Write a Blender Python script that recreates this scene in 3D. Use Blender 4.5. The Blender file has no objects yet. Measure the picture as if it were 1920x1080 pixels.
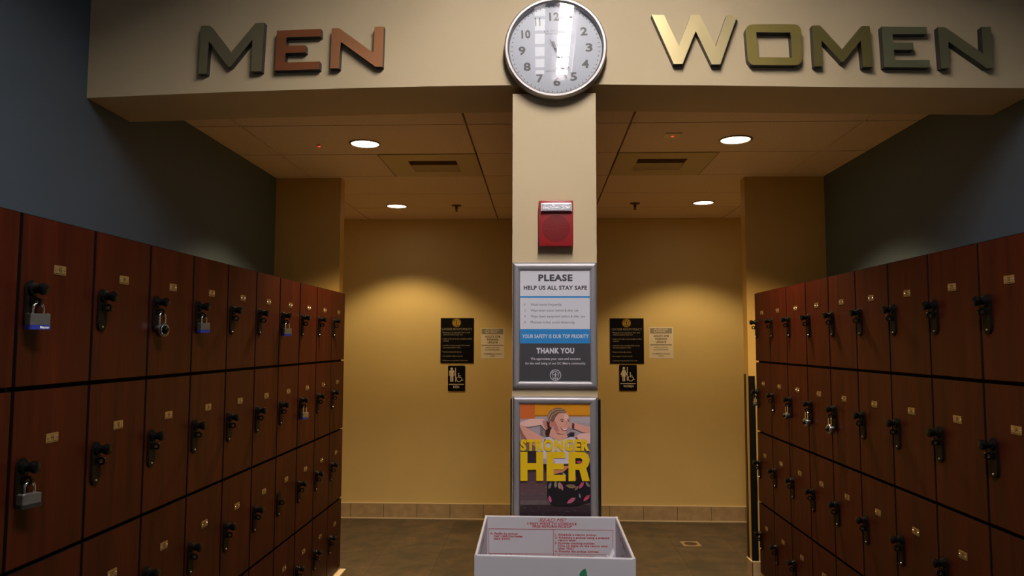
import bpy, bmesh, math, random
from mathutils import Vector, Matrix
from mathutils.geometry import tessellate_polygon

random.seed(7)
SC = bpy.context.scene
COL = SC.collection
PI = math.pi

# ------------------------------------------------------------------ camera
EYE = 1.61                                     # eye height above the floor
F_PX, PITCH, YAW, ROLL = 1382.42, .0740, .0370, .0022
_c, _s = math.cos(YAW), math.sin(YAW)
_cp, _sp = math.cos(PITCH), math.sin(PITCH)
_cr, _sr = math.cos(ROLL), math.sin(ROLL)
_A = Vector((_c, _s, 0)); _B = Vector((-_s, _c, 0)); _Z = Vector((0, 0, 1))
VD = _cp * _B + _sp * _Z                       # view direction
VU = -_sp * _B + _cp * _Z
VR = _cr * _A + _sr * VU                       # image right
VV = _sr * _A - _cr * VU                       # image down
CAMP = Vector((0, 0, EYE))
cam_d = bpy.data.cameras.new('camera'); cam = bpy.data.objects.new('camera', cam_d); COL.objects.link(cam)
cam_d.sensor_width = 36.0; cam_d.lens = F_PX * 36.0 / 1920.0
cam_d.clip_start = .02; cam_d.clip_end = 60
_m = Matrix.Identity(4)
for i in range(3):
    _m[i][0] = VR[i]; _m[i][1] = -VV[i]; _m[i][2] = -VD[i]; _m[i][3] = CAMP[i]
cam.matrix_world = _m
SC.camera = cam

# ------------------------------------------------------------------ world, exposure, large lights
SC.view_settings.view_transform = 'Standard'
SC.view_settings.look = 'None'
SC.view_settings.exposure = 0.0
SC.view_settings.gamma = 1.0
SC.view_settings.use_curve_mapping = False
wd = bpy.data.worlds.new('world'); SC.world = wd; wd.use_nodes = True
wd.node_tree.nodes['Background'].inputs[0].default_value = (.55, .68, .9, 1)
wd.node_tree.nodes['Background'].inputs[1].default_value = .012

STRIP_BRIGHT, STRIP_DIM = 182.0, 4.0           # linear lamps above the entrance
SPOT_FRONT, SPOT_BACK = 230.0, 80.0             # recessed downlights
WARM = (1.0, .70, .34)

def area_light(name, loc, target, sx, sy, energy, color):
    d = bpy.data.lights.new(name, 'AREA'); d.shape = 'RECTANGLE'; d.size = sx; d.size_y = sy
    d.energy = energy; d.color = color
    o = bpy.data.objects.new(name, d); COL.objects.link(o); o.location = loc
    o.rotation_euler = (Vector(target) - Vector(loc)).to_track_quat('-Z', 'Y').to_euler()
    return o
# daylight from the glazed front of the gym, behind the camera
area_light('daylight_from_front_glazing', (0.0, -6.0, 3.0), (0, 3, 1.6), 5.0, 2.4, 7, (.72, .86, 1.0))

# ------------------------------------------------------------------ measured planes (world metres, camera at x=0,y=0)
XL, XR = -1.8635, 1.98          # blue side walls
YH, YHB = 2.9057, 3.2323        # header front and back
YPL, YPR = 5.0968, 5.138        # pier fronts
YB = 6.856                      # back wall
ZC = EYE + 1.1602               # tile ceiling
ZTOP = 4.45                     # high ceiling in front of the header
XLL, XLR = -1.2946, 1.4069      # locker faces
CX0, CX1 = -.1065, .2270        # column sides

def ray(u, v): return VD + VR * ((u - 960) / F_PX) + VV * ((v - 540) / F_PX)
def on_plane(u, v, p, n):
    d = ray(u, v); return CAMP + d * (((p - CAMP).dot(n)) / d.dot(n))
def on_y(u, v, Y): return on_plane(u, v, Vector((0, Y, 0)), Vector((0, 1, 0)))
def on_z(u, v, Zq): return on_plane(u, v, Vector((0, 0, Zq)), Vector((0, 0, 1)))

# ------------------------------------------------------------------ materials
def mat(name, col, rough=.5, metal=0., spec=.5, coat=0., emis=None, estr=0., noise=0., nscale=8., bump=0., bscale=200.):
    m = bpy.data.materials.new(name); m.use_nodes = True
    nt = m.node_tree; b = nt.nodes['Principled BSDF']
    b.inputs['Base Color'].default_value = (*col, 1)
    b.inputs['Roughness'].default_value = rough
    b.inputs['Metallic'].default_value = metal
    b.inputs['Specular IOR Level'].default_value = spec
    b.inputs['Coat Weight'].default_value = coat
    if emis:
        b.inputs['Emission Color'].default_value = (*emis, 1); b.inputs['Emission Strength'].default_value = estr
    if noise or bump:
        tc = nt.nodes.new('ShaderNodeTexCoord')
        if noise:
            n = nt.nodes.new('ShaderNodeTexNoise'); n.inputs['Scale'].default_value = nscale; n.inputs['Detail'].default_value = 5
            nt.links.new(tc.outputs['Object'], n.inputs['Vector'])
            r = nt.nodes.new('ShaderNodeValToRGB')
            r.color_ramp.elements[0].position = .3; r.color_ramp.elements[1].position = .7
            r.color_ramp.elements[0].color = (*[c * (1 - noise) for c in col], 1)
            r.color_ramp.elements[1].color = (*[min(1, c * (1 + noise)) for c in col], 1)
            nt.links.new(n.outputs['Fac'], r.inputs['Fac']); nt.links.new(r.outputs['Color'], b.inputs['Base Color'])
        if bump:
            n2 = nt.nodes.new('ShaderNodeTexNoise'); n2.inputs['Scale'].default_value = bscale; n2.inputs['Detail'].default_value = 3
            nt.links.new(tc.outputs['Object'], n2.inputs['Vector'])
            bp = nt.nodes.new('ShaderNodeBump'); bp.inputs['Strength'].default_value = bump; bp.inputs['Distance'].default_value = .002
            nt.links.new(n2.outputs['Fac'], bp.inputs['Height']); nt.links.new(bp.outputs['Normal'], b.inputs['Normal'])
    return m

def wood_mat():
    m = bpy.data.materials.new('mahogany'); m.use_nodes = True
    nt = m.node_tree; b = nt.nodes['Principled BSDF']; N = nt.nodes.new; L = nt.links.new
    tc = N('ShaderNodeTexCoord'); oi = N('ShaderNodeObjectInfo')
    ad = N('ShaderNodeVectorMath'); ad.operation = 'ADD'
    sc = N('ShaderNodeVectorMath'); sc.operation = 'SCALE'; sc.inputs['Scale'].default_value = 37.
    cb = N('ShaderNodeCombineXYZ')
    for k in range(3): L(oi.outputs['Random'], cb.inputs[k])
    L(cb.outputs[0], sc.inputs[0]); L(tc.outputs['Object'], ad.inputs[0]); L(sc.outputs[0], ad.inputs[1])
    mp = N('ShaderNodeMapping'); mp.inputs['Scale'].default_value = (26, 26, 1.6); L(ad.outputs[0], mp.inputs['Vector'])
    n = N('ShaderNodeTexNoise'); n.inputs['Scale'].default_value = 1.; n.inputs['Detail'].default_value = 6; n.inputs['Distortion'].default_value = .5
    L(mp.outputs[0], n.inputs['Vector'])
    r = N('ShaderNodeValToRGB'); e = r.color_ramp.elements
    e[0].position = .30; e[0].color = (.026, .0038, .0018, 1); e[1].position = .72; e[1].color = (.060, .0082, .0028, 1)
    x = r.color_ramp.elements.new(.52); x.color = (.044, .0060, .0022, 1)
    L(n.outputs['Fac'], r.inputs['Fac'])
    mp2 = N('ShaderNodeMapping'); mp2.inputs['Scale'].default_value = (140, 140, 6); L(ad.outputs[0], mp2.inputs['Vector'])
    n2 = N('ShaderNodeTexNoise'); n2.inputs['Scale'].default_value = 1.; n2.inputs['Detail'].default_value = 2; L(mp2.outputs[0], n2.inputs['Vector'])
    mx = N('ShaderNodeMix'); mx.data_type = 'RGBA'; mx.blend_type = 'MULTIPLY'; mx.inputs[0].default_value = .35
    r2 = N('ShaderNodeValToRGB'); r2.color_ramp.elements[0].position = .35; r2.color_ramp.elements[1].position = .6
    r2.color_ramp.elements[0].color = (.5, .45, .45, 1)
    L(n2.outputs['Fac'], r2.inputs['Fac']); L(r.outputs['Color'], mx.inputs[6]); L(r2.outputs['Color'], mx.inputs[7])
    L(mx.outputs[2], b.inputs['Base Color'])
    b.inputs['Roughness'].default_value = .45; b.inputs['Specular IOR Level'].default_value = .14
    return m

def floor_mat():
    m = bpy.data.materials.new('slate_floor_tile'); m.use_nodes = True
    nt = m.node_tree; b = nt.nodes['Principled BSDF']; N = nt.nodes.new; L = nt.links.new
    tc = N('ShaderNodeTexCoord'); mp = N('ShaderNodeMapping'); mp.inputs['Location'].default_value = (-1.07 + .457 * 3, -5.42 + .457 * 12, 0)
    L(tc.outputs['Object'], mp.inputs['Vector'])
    br = N('ShaderNodeTexBrick'); br.offset = 0; br.inputs['Scale'].default_value = 1.
    br.inputs['Brick Width'].default_value = .457; br.inputs['Row Height'].default_value = .457
    br.inputs['Mortar Size'].default_value = .0022; br.inputs['Mortar Smooth'].default_value = .3
    br.inputs['Color1'].default_value = (1, 1, 1, 1); br.inputs['Color2'].default_value = (.72, .74, .76, 1); br.inputs['Mortar'].default_value = (.42, .38, .34, 1)
    L(mp.outputs[0], br.inputs['Vector'])
    n = N('ShaderNodeTexNoise'); n.inputs['Scale'].default_value = 5.5; n.inputs['Detail'].default_value = 8; n.inputs['Roughness'].default_value = .62; n.inputs['Distortion'].default_value = .6
    L(tc.outputs['Object'], n.inputs['Vector'])
    r = N('ShaderNodeValToRGB'); e = r.color_ramp.elements
    e[0].position = .30; e[0].color = (.062, .056, .043, 1); e[1].position = .74; e[1].color = (.175, .118, .072, 1)
    x = e.new(.5); x.color = (.108, .082, .056, 1)
    L(n.outputs['Fac'], r.inputs['Fac'])
    mx = N('ShaderNodeMix'); mx.data_type = 'RGBA'; mx.blend_type = 'MULTIPLY'; mx.inputs[0].default_value = 1
    L(r.outputs['Color'], mx.inputs[6]); L(br.outputs['Color'], mx.inputs[7]); L(mx.outputs[2], b.inputs['Base Color'])
    b.inputs['Roughness'].default_value = .5; b.inputs['Specular IOR Level'].default_value = .35
    bp = N('ShaderNodeBump'); bp.inputs['Strength'].default_value = .25; bp.inputs['Distance'].default_value = .004
    L(n.outputs['Fac'], bp.inputs['Height']); L(bp.outputs['Normal'], b.inputs['Normal'])
    return m

def glass_mat():
    m = bpy.data.materials.new('clock_glass'); m.use_nodes = True
    nt = m.node_tree; nt.nodes.remove(nt.nodes['Principled BSDF']); N = nt.nodes.new; L = nt.links.new
    t = N('ShaderNodeBsdfTransparent'); g = N('ShaderNodeBsdfGlossy'); g.inputs['Roughness'].default_value = .015
    fr = N('ShaderNodeFresnel'); fr.inputs['IOR'].default_value = 1.5
    mx = N('ShaderNodeMixShader'); L(fr.outputs[0], mx.inputs[0]); L(t.outputs[0], mx.inputs[1]); L(g.outputs[0], mx.inputs[2])
    L(mx.outputs[0], nt.nodes['Material Output'].inputs['Surface'])
    return m

M = {}
M['cream'] = mat('cream_wall_paint', (.62, .485, .30), .6, noise=.03, nscale=3, bump=.12, bscale=180)
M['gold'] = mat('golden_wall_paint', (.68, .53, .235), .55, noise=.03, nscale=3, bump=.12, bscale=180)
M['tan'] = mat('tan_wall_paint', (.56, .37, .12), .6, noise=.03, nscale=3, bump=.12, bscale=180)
M['slate'] = mat('slate_blue_wall_paint', (.072, .104, .142), .55, noise=.04, nscale=2, bump=.1, bscale=180)
M['white_ceiling'] = mat('white_ceiling_paint', (.55, .55, .53), .8)
M['tile'] = mat('acoustic_ceiling_tile', (.84, .66, .54), .9, noise=.06, nscale=120, bump=.35, bscale=260)
M['grid'] = mat('dark_ceiling_joint', (.05, .04, .028), .8)
M['floor'] = floor_mat()
M['base'] = mat('beige_baseboard_tile', (.42, .31, .19), .5, noise=.14, nscale=14)
M['grout'] = mat('pale_grout', (.72, .60, .42), .7)
M['joint'] = mat('tile_joint', (.07, .05, .03), .8)
M['wood'] = wood_mat()
M['carcass'] = mat('black_locker_carcass', (.008, .007, .0065), .7, 0, .05)
M['latch'] = mat('dark_bronze_latch', (.0065, .005, .0035), .5, .0, .08)
M['knob'] = mat('black_knob', (.004, .0038, .0038), .25, 0, .18)
M['brass'] = mat('brass_plate', (.36, .26, .11), .38, .75)
M['ink'] = mat('black_ink', (.02, .018, .014), .6)
M['screw'] = mat('steel_screw', (.75, .73, .68), .25, 1.)
M['steel'] = mat('laminated_steel', (.31, .30, .28), .38, .85, noise=.1, nscale=60)
M['chrome'] = mat('chrome', (.80, .78, .76), .14, 1.)
M['lockcase'] = mat('brushed_lock_case', (.36, .345, .34), .22, 1.)
M['blue'] = mat('blue_bumper', (.02, .03, .24), .4)
M['rubber'] = mat('black_rubber', (.012, .012, .012), .5)
M['white'] = mat('white_print', (.85, .85, .87), .5)
M['alu'] = mat('silver_aluminium', (.34, .32, .35), .42, .35, noise=.03, nscale=30)
M['red'] = mat('alarm_red', (.33, .014, .018), .38)
M['reddark'] = mat('speaker_hole', (.012, .003, .003), .7)
M['lens'] = mat('strobe_reflector', (.78, .76, .85), .2, .35, bump=1.0, bscale=120)
M['lensend'] = mat('strobe_end', (.75, .68, .58), .4)
M['clockrim'] = mat('brushed_clock_rim', (.36, .34, .345), .45, .7, noise=.03, nscale=40)
M['clockface'] = mat('clock_face', (.66, .69, .78), .5)
M['clocknum'] = mat('clock_grey_numeral', (.11, .105, .115), .45)
M['hand'] = mat('clock_hand_blue_black', (.012, .016, .035), .4)
M['glass'] = glass_mat()
M['letterside'] = mat('letter_black_return', (.018, .017, .020), .4)
M['trim'] = mat('downlight_trim', (.35, .27, .14), .3, .7)
M['lamp'] = mat('downlight_lens', (1, .95, .85), .5, emis=(1, .90, .74), estr=9.)
M['vent'] = mat('vent_panel', (.60, .47, .27), .55)
M['dark'] = mat('vent_slot', (.012, .010, .008), .7)
M['plastic'] = mat('ivory_plastic', (.85, .74, .56), .45)
M['led'] = mat('red_led', (.6, .02, .02), .4, emis=(1, .03, .03), estr=2.5)
M['bronze'] = mat('sprinkler_bronze', (.16, .11, .06), .4, .8)
M['signblack'] = mat('black_sign_board', (.005, .005, .0055), .45, 0, .12)
M['signtext'] = mat('grey_sign_text', (.33, .29, .22), .5)
M['goldlogo'] = mat('gold_logo', (.42, .27, .03), .4)
M['paper'] = mat('notice_paper', (.74, .68, .58), .7)
M['paperhead'] = mat('notice_grey', (.30, .27, .24), .7)
M['papertext'] = mat('notice_text', (.10, .08, .06), .7)
M['signwhite'] = mat('sign_white', (.70, .64, .55), .5)
M['guard'] = mat('black_corner_guard', (.006, .006, .007), .35)
M['carton'] = mat('white_carton', (.58, .56, .63), .55)
M['cartonred'] = mat('carton_red_ink', (.50, .025, .035), .6)
M['cartonink'] = mat('carton_dark_ink', (.06, .05, .07), .6)
M['leaf'] = mat('green_ink', (.02, .22, .10), .6)
M['film'] = mat('crumpled_film', (.60, .58, .62), .25)
M['pwhite'] = mat('poster_white', (.68, .67, .76), .5)
M['pblue'] = mat('poster_blue', (.02, .24, .62), .5)
M['pdark'] = mat('poster_charcoal', (.055, .052, .062), .5)
M['drain'] = mat('drain_frame', (.50, .38, .25), .4, .5)
M['drainhole'] = mat('drain_grate', (.10, .075, .045), .5, .5)
M['lampbright'] = mat('linear_lamp_bright', (1, 1, 1), .5, emis=(1.0, .93, .86), estr=STRIP_BRIGHT)
M['lampdim'] = mat('linear_lamp_dim', (1, 1, 1), .5, emis=(1.0, .94, .88), estr=STRIP_DIM)

# ------------------------------------------------------------------ mesh building
class MB:
    def __init__(self): self.v = []; self.f = []; self.m = []; self.mats = []
    def mi(self, m):
        if m not in self.mats: self.mats.append(m)
        return self.mats.index(m)
    def add(self, vs, fs, m):
        o = len(self.v); k = self.mi(m); self.v += [tuple(p) for p in vs]
        for f in fs: self.f.append(tuple(i + o for i in f)); self.m.append(k)
    def box(self, x0, x1, y0, y1, z0, z1, m, bev=0.):
        if bev:
            bm = bmesh.new(); bmesh.ops.create_cube(bm, size=1)
            for v in bm.verts: v.co = Vector(((x0 + x1) / 2 + v.co.x * (x1 - x0), (y0 + y1) / 2 + v.co.y * (y1 - y0), (z0 + z1) / 2 + v.co.z * (z1 - z0)))
            bmesh.ops.bevel(bm, geom=bm.edges[:], offset=bev, segments=2, affect='EDGES', profile=.6)
            self.bm(bm, m); return
        vs = [(x, y, z) for z in (z0, z1) for y in (y0, y1) for x in (x0, x1)]
        self.add(vs, [(0, 2, 3, 1), (4, 5, 7, 6), (0, 1, 5, 4), (2, 6, 7, 3), (0, 4, 6, 2), (1, 3, 7, 5)], m)
    def bm(self, bm, m):
        bm.verts.index_update(); self.add([v.co[:] for v in bm.verts], [[v.index for v in f.verts] for f in bm.faces], m); bm.free()
    def poly(self, loops, fn, m):
        """flat polygon (outer loop + holes) of 2-D points, placed by fn(a, b)"""
        pts = [p for l in loops for p in l]
        tri = tessellate_polygon([[Vector((p[0], p[1], 0)) for p in l] for l in loops])
        self.add([fn(*p) for p in pts], tri, m)
    def extrude(self, loops, fn, d0, d1, m, side=None, caps=(True, True)):
        """solid from 2-D loops, fn(a, b, d)"""
        if caps[0]: self.poly(loops, lambda a, b: fn(a, b, d0), m)
        if caps[1]: self.poly(loops, lambda a, b: fn(a, b, d1), m)
        for l in loops:
            n = len(l)
            self.add([fn(*p, d0) for p in l] + [fn(*p, d1) for p in l], [(i, (i + 1) % n, n + (i + 1) % n, n + i) for i in range(n)], side or m)
    def lathe(self, prof, fn, m, n=32):
        """profile (r, h) turned around an axis; fn(a, b, h)"""
        vs = []; fs = []; k = len(prof)
        for i in range(n):
            t = 2 * PI * i / n
            for r, h in prof: vs.append(fn(r * math.cos(t), r * math.sin(t), h))
        for i in range(n):
            j = (i + 1) % n
            for q in range(k - 1): fs.append((i * k + q, j * k + q, j * k + q + 1, i * k + q + 1))
        self.add(vs, fs, m)
    def tube(self, pts, r, m, n=10, closed=False):
        pts = [Vector(p) for p in pts]; vs = []; fs = []; k = len(pts)
        up = None
        for i, p in enumerate(pts):
            a = pts[i - 1] if (i > 0 or closed) else p
            b = pts[(i + 1) % k] if (i < k - 1 or closed) else p
            t = (b - a).normalized()
            if up is None:
                up = Vector((0, 0, 1)) if abs(t.z) < .9 else Vector((1, 0, 0))
            s = t.cross(up).normalized(); up = s.cross(t).normalized()
            for q in range(n):
                g = 2 * PI * q / n; vs.append(p + s * (r * math.cos(g)) + up * (r * math.sin(g)))
        for i in range(k if closed else k - 1):
            j = (i + 1) % k
            for q in range(n): fs.append((i * n + q, i * n + (q + 1) % n, j * n + (q + 1) % n, j * n + q))
        if not closed: fs += [tuple(range(n)), tuple(range((k - 1) * n, k * n))]
        self.add(vs, fs, m)
    def mesh(self, name, smooth=None):
        me = bpy.data.meshes.new(name); me.from_pydata(self.v, [], self.f)
        for m in self.mats: me.materials.append(m)
        for p, k in zip(me.polygons, self.m): p.material_index = k
        bm = bmesh.new(); bm.from_mesh(me)
        bmesh.ops.recalc_face_normals(bm, faces=bm.faces[:]); bm.to_mesh(me); bm.free()
        if smooth:
            for p in me.polygons: p.use_smooth = True
            me.set_sharp_from_angle(angle=math.radians(smooth))
        return me
    def build(self, name, parent=None, smooth=None):
        o = bpy.data.objects.new(name, self.mesh(name, smooth)); COL.objects.link(o)
        if parent: o.parent = parent
        return o

def tag(o, label, cat, group=None):
    o['label'] = label; o['category'] = cat
    if group: o['group'] = group
    return o
def thing(name, label, cat, loc=(0, 0, 0), rotz=0., group=None):
    o = bpy.data.objects.new(name, None); COL.objects.link(o); o.empty_display_size = .05
    o.location = loc; o.rotation_euler = (0, 0, rotz)
    return tag(o, label, cat, group)
def struct(name, mb, smooth=None):
    o = mb.build(name, None, smooth); o['kind'] = 'structure'; return o
def copy_tree(root, loc, rotz, label, group=None):
    r = root.copy(); COL.objects.link(r); r.location = loc; r.rotation_euler = (0, 0, rotz); r['label'] = label
    if group: r['group'] = group
    for ch in list(root.children):
        c = ch.copy(); COL.objects.link(c); c.parent = r
        for g in list(ch.children):
            d = g.copy(); COL.objects.link(d); d.parent = c
    return r
def local(pt, root): return Vector(pt) - Vector(root.location)     # for unrotated roots

_tc = {}
def text2d(s, bold=0.):
    k = (s, bold)
    if k not in _tc:
        cu = bpy.data.curves.new('lettering', 'FONT'); cu.body = s; cu.size = 1; cu.offset = bold; cu.space_character = 1 + 2.6 * bold; cu.resolution_u = 3
        ob = bpy.data.objects.new('lettering', cu)
        me = bpy.data.meshes.new_from_object(ob)
        _tc[k] = ([v.co[:2] for v in me.vertices], [tuple(p.vertices) for p in me.polygons])
        bpy.data.meshes.remove(me); bpy.data.objects.remove(ob); bpy.data.curves.remove(cu)
    return _tc[k]
CAPH = max(p[1] for p in text2d('H')[0])
def text(mb, s, u0, u1, vb, cap, fn, m, bold=0., slope=0., shear=0.):
    """lettering fitted between u0 and u1, baseline vb, cap height cap (v grows downwards); fn(u, v) -> 3-D"""
    vs, fs = text2d(s, bold)
    a0 = min(p[0] for p in vs); a1 = max(p[0] for p in vs); k = (u1 - u0) / (a1 - a0)
    out = []
    for a, b in vs:
        h = b / CAPH * cap; u = u0 + (a - a0) * k
        out.append(fn(u + shear * h, vb - h + slope * (u - u0)))
    mb.add(out, fs, m)

def circle(cx, cy, r, n=32, ry=None, a0=0., a1=2 * PI):
    full = abs(a1 - a0 - 2 * PI) < 1e-6
    return [(cx + r * math.cos(a0 + (a1 - a0) * i / (n if full else n - 1)), cy + (ry or r) * math.sin(a0 + (a1 - a0) * i / (n if full else n - 1))) for i in range(n)]
def rrect(x0, y0, x1, y1, r, n=6):
    out = []
    for cx, cy, a in ((x1 - r, y1 - r, 0), (x0 + r, y1 - r, 90), (x0 + r, y0 + r, 180), (x1 - r, y0 + r, 270)):
        for i in range(n + 1):
            t = math.radians(a + 90 * i / n); out.append((cx + r * math.cos(t), cy + r * math.sin(t)))
    return out
def stroke(pts, w):
    """2-D polyline thickened to a polygon"""
    L_, R_ = [], []
    for i, p in enumerate(pts):
        a = pts[max(0, i - 1)]; b = pts[min(len(pts) - 1, i + 1)]
        dx, dy = b[0] - a[0], b[1] - a[1]; d = math.hypot(dx, dy) or 1
        L_.append((p[0] - dy / d * w / 2, p[1] + dx / d * w / 2)); R_.append((p[0] + dy / d * w / 2, p[1] - dx / d * w / 2))
    return L_ + R_[::-1]

# ------------------------------------------------------------------ room shell
def slab(name, x0, x1, y0, y1, z0, z1, m):
    b = MB(); b.box(x0, x1, y0, y1, z0, z1, m); return struct(name, b)
slab('floor', -3.6, 3.7, -6.5, YB + .15, -.12, 0, M['floor'])
slab('wall_left', XL - .12, XL, -6.5, YPL, 0, ZTOP, M['slate'])
slab('wall_right', XR, XR + .12, -6.5, YPR, 0, ZTOP, M['slate'])
slab('ceiling_front', XL - .12, XR + .12, -6.5, YHB, ZTOP, ZTOP + .1, M['white_ceiling'])
slab('wall_back', -3.6, 3.7, YB, YB + .15, 0, ZC + .15, M['gold'])
slab('wall_far_left', -3.6, -3.48, YPL, YB, 0, ZC + .15, M['gold'])
slab('wall_far_right', 3.58, 3.7, YPR, YB, 0, ZC + .15, M['gold'])
PXL, PXR = -1.40, 1.432
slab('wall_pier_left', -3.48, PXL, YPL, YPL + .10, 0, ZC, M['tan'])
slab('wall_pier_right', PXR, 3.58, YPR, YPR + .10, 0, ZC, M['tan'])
slab('wall_column', CX0, CX1, YH, YHB, 0, EYE + 1.0, M['cream'])
slab('wall_divider', CX0 + .02, CX1 - .02, YHB, YB, 0, ZC, M['gold'])
# header above the two entrances; its lower edge sags a touch towards the side walls
front = [(161, 183.7), (400, 173.5), (640, 165.7), (800, 162), (955, 159.6), (1120, 158.3), (1330, 160), (1546, 163), (1760, 164.4), (1925, 165.8)]
back = [(241.7, 229), (420, 223.5), (640, 217), (800, 213), (953, 210.5), (1118, 208.8), (1330, 210.5), (1546, 213), (1720, 214.5), (1862, 215.8)]
fz = [on_y(u, v, YH) for u, v in front]; bz = [on_y(u, v, YHB) for u, v in back]
fz[0].x = bz[0].x = XL; fz[-1].x = bz[-1].x = XR
b = MB(); n = len(fz)
vs = [p[:] for p in fz] + [p[:] for p in bz] + [(p.x, YH, ZTOP) for p in fz] + [(p.x, YHB, ZTOP) for p in bz]
fs = []
for i in range(n - 1):
    fs += [(i, i + 1, n + i + 1, n + i), (i, i + 1, 2 * n + i + 1, 2 * n + i), (n + i, n + i + 1, 3 * n + i + 1, 3 * n + i), (2 * n + i, 2 * n + i + 1, 3 * n + i + 1, 3 * n + i)]
fs += [(0, n, 3 * n, 2 * n), (n - 1, 2 * n - 1, 4 * n - 1, 3 * n - 1)]
b.add(vs, fs, M['cream']); struct('wall_header', b)

# tile ceiling: 2 x 4 ft boards with open dark joints
b = MB(); b.box(-3.48, 3.58, YHB, YB, ZC + .03, ZC + .15, M['grid'])
C1 = 3.8439; G = .011; TL, TW = 1.2192, .6096
rows = [YHB] + [C1 + TW * k for k in range(0, 5)] + [YB]
lx = [-3.48] + [-1.6073 + TL * k for k in (-1, 0, 1)] + [CX0 + .02]
rx = [CX1 - .02] + [.4833 + TL * k for k in (0, 1, 2)] + [3.58]
VENTS = {('L', 2), ('R', 2)}
for side, xs in (('L', lx), ('R', rx)):
    for r in range(len(rows) - 1):
        for q in range(len(xs) - 1):
            x0, x1 = xs[q], xs[q + 1]
            if (side, r) in VENTS and side == 'L' and abs(x1 - (-.3881)) < .01: x1 -= TW + .004
            if (side, r) in VENTS and side == 'R' and abs(x0 - .4833) < .01: x0 += TW + .004
            b.box(x0 + G / 2, x1 - G / 2, rows[r] + G / 2, rows[r + 1] - G / 2, ZC, ZC + .03, M['tile'])
struct('ceiling', b)

# tiled baseboards: pieces of tile, dark joints, pale cap and pale bead at the floor
def baseboard(name, x0, x1, y, h=.142, start=0., axis='x', face=-1):
    """runs along x (axis x) or y, stands proud of the wall plane y (or x) towards face"""
    b = MB(); t = .010
    def bx(a0, a1, d0, d1, z0, z1, m):
        d0, d1 = sorted((y + face * d0, y + face * d1))
        if axis == 'x': b.box(a0, a1, d0, d1, z0, z1, m)
        else: b.box(d0, d1, a0, a1, z0, z1, m)
    bx(x0, x1, 0, t * .7, 0, h - .004, M['joint'])
    p = x0 - start
    while p < x1:
        a, c = max(x0, p), min(x1, p + .305)
        if c - a > .012: bx(a + .0022, c - .0022, 0, t, .012, h - .006, M['base'])
        p += .305
    bx(x0, x1, 0, t + .001, h - .007, h, M['grout']); bx(x0, x1, 0, t + .003, 0, .011, M['grout'])
    return struct(name, b)
u0 = on_y(620 + 215 / 5.647, 960, YB).x
baseboard('baseboard_back_left', -3.47, CX0 + .02, YB, start=(.305 - ((u0 + 3.47) % .305)))
u1 = on_y(1120 + 487 / 5.647, 960, YB).x
baseboard('baseboard_back_right', CX1 - .02, 3.57, YB, start=(.305 - ((u1 - CX1 + .02) % .305)))
baseboard('baseboard_pier_right', PXR, XR, YPR, h=.150, start=.2)
baseboard('baseboard_pier_return_right', YPR - .011, YPR + .10, PXR, h=.150, axis='y', face=-1)
baseboard('baseboard_pier_return_left', YPL - .011, YPL + .10, PXL, h=.150, axis='y', face=1)
# tiled plinths the lockers stand on
for nm, x0, x1, y0, y1, fx in (('trim_1', XL + .002, -1.288, 1.45, 4.845, 1), ('trim_2', 1.425, XR - .002, 2.07, 4.872, -1)):
    b = MB(); b.box(x0, x1, y0, y1, 0, .150, M['base'])
    xf = x1 if fx > 0 else x0
    b.box(min(xf, xf + fx * .035), max(xf, xf + fx * .035), y0, y1, 0, .143 if fx > 0 else .10, M['base'])
    if fx > 0: b.box(xf - .003, xf + .037, y0, y1 + .003, .143, .1495, M['grout'])
    struct(nm, b)

# ------------------------------------------------------------------ corner guards
def guard(name, label, x0, x1, y0, y1, z0, z1):
    b = MB(); b.box(x0, x1, y0, y1, z0, z1, M['guard'], .002); o = b.build(name); tag(o, label, 'corner guard'); return o
zg = EYE - .24
guard('corner_guard', 'black corner guard on left edge of the beige column', CX0 - .006, CX0, YH + .002, YH + .06, .0, zg + .02)
guard('corner_guard', 'black corner guard on right edge of the beige column', CX1, CX1 + .012, YH + .002, YH + .06, .0, zg + .02)
b = MB(); b.box(PXR - .003, PXR + .042, YPR - .006, YPR, .151, EYE - .224, M['guard'], .0015)
o = b.build('corner_guard'); tag(o, 'wide black corner guard on the pier front beside the right lockers', 'corner guard')
b = MB(); b.box(PXR - .005, PXR, YPR + .062, YPR + .10, .151, EYE - .214, M['guard'], .001)
o = b.build('corner_guard'); tag(o, 'thin black corner guard on the back edge of the right pier', 'corner guard')

# ------------------------------------------------------------------ entrance letters
LD = .030; YLF = YH - LD
def LZ(x0, y0): return lambda X, Y: (x0 + X / 8.31, y0 + Y / 8.31)
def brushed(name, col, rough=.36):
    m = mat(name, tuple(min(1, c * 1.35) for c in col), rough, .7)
    nt = m.node_tree; bb = nt.nodes['Principled BSDF']
    tc = nt.nodes.new('ShaderNodeTexCoord'); mp = nt.nodes.new('ShaderNodeMapping'); mp.inputs['Scale'].default_value = (900, 30, 12)
    nz = nt.nodes.new('ShaderNodeTexNoise'); nz.inputs['Scale'].default_value = 1
    bp = nt.nodes.new('ShaderNodeBump'); bp.inputs['Strength'].default_value = .12; bp.inputs['Distance'].default_value = .001
    nt.links.new(tc.outputs['Object'], mp.inputs['Vector']); nt.links.new(mp.outputs[0], nz.inputs['Vector'])
    nt.links.new(nz.outputs['Fac'], bp.inputs['Height']); nt.links.new(bp.outputs['Normal'], bb.inputs['Normal'])
    return m
K = 190 * 8.31; K2 = 200 * 8.31
O_OUT = []
for (cx, cy, a) in ((910, 240, 270), (925, 655, 0), (290, 650, 90), (255, 240, 180)):
    for i in range(9):
        t = math.radians(a + 90 * i / 8); O_OUT.append((cx + 108 * math.cos(t), cy + 112 * math.sin(t)))
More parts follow.
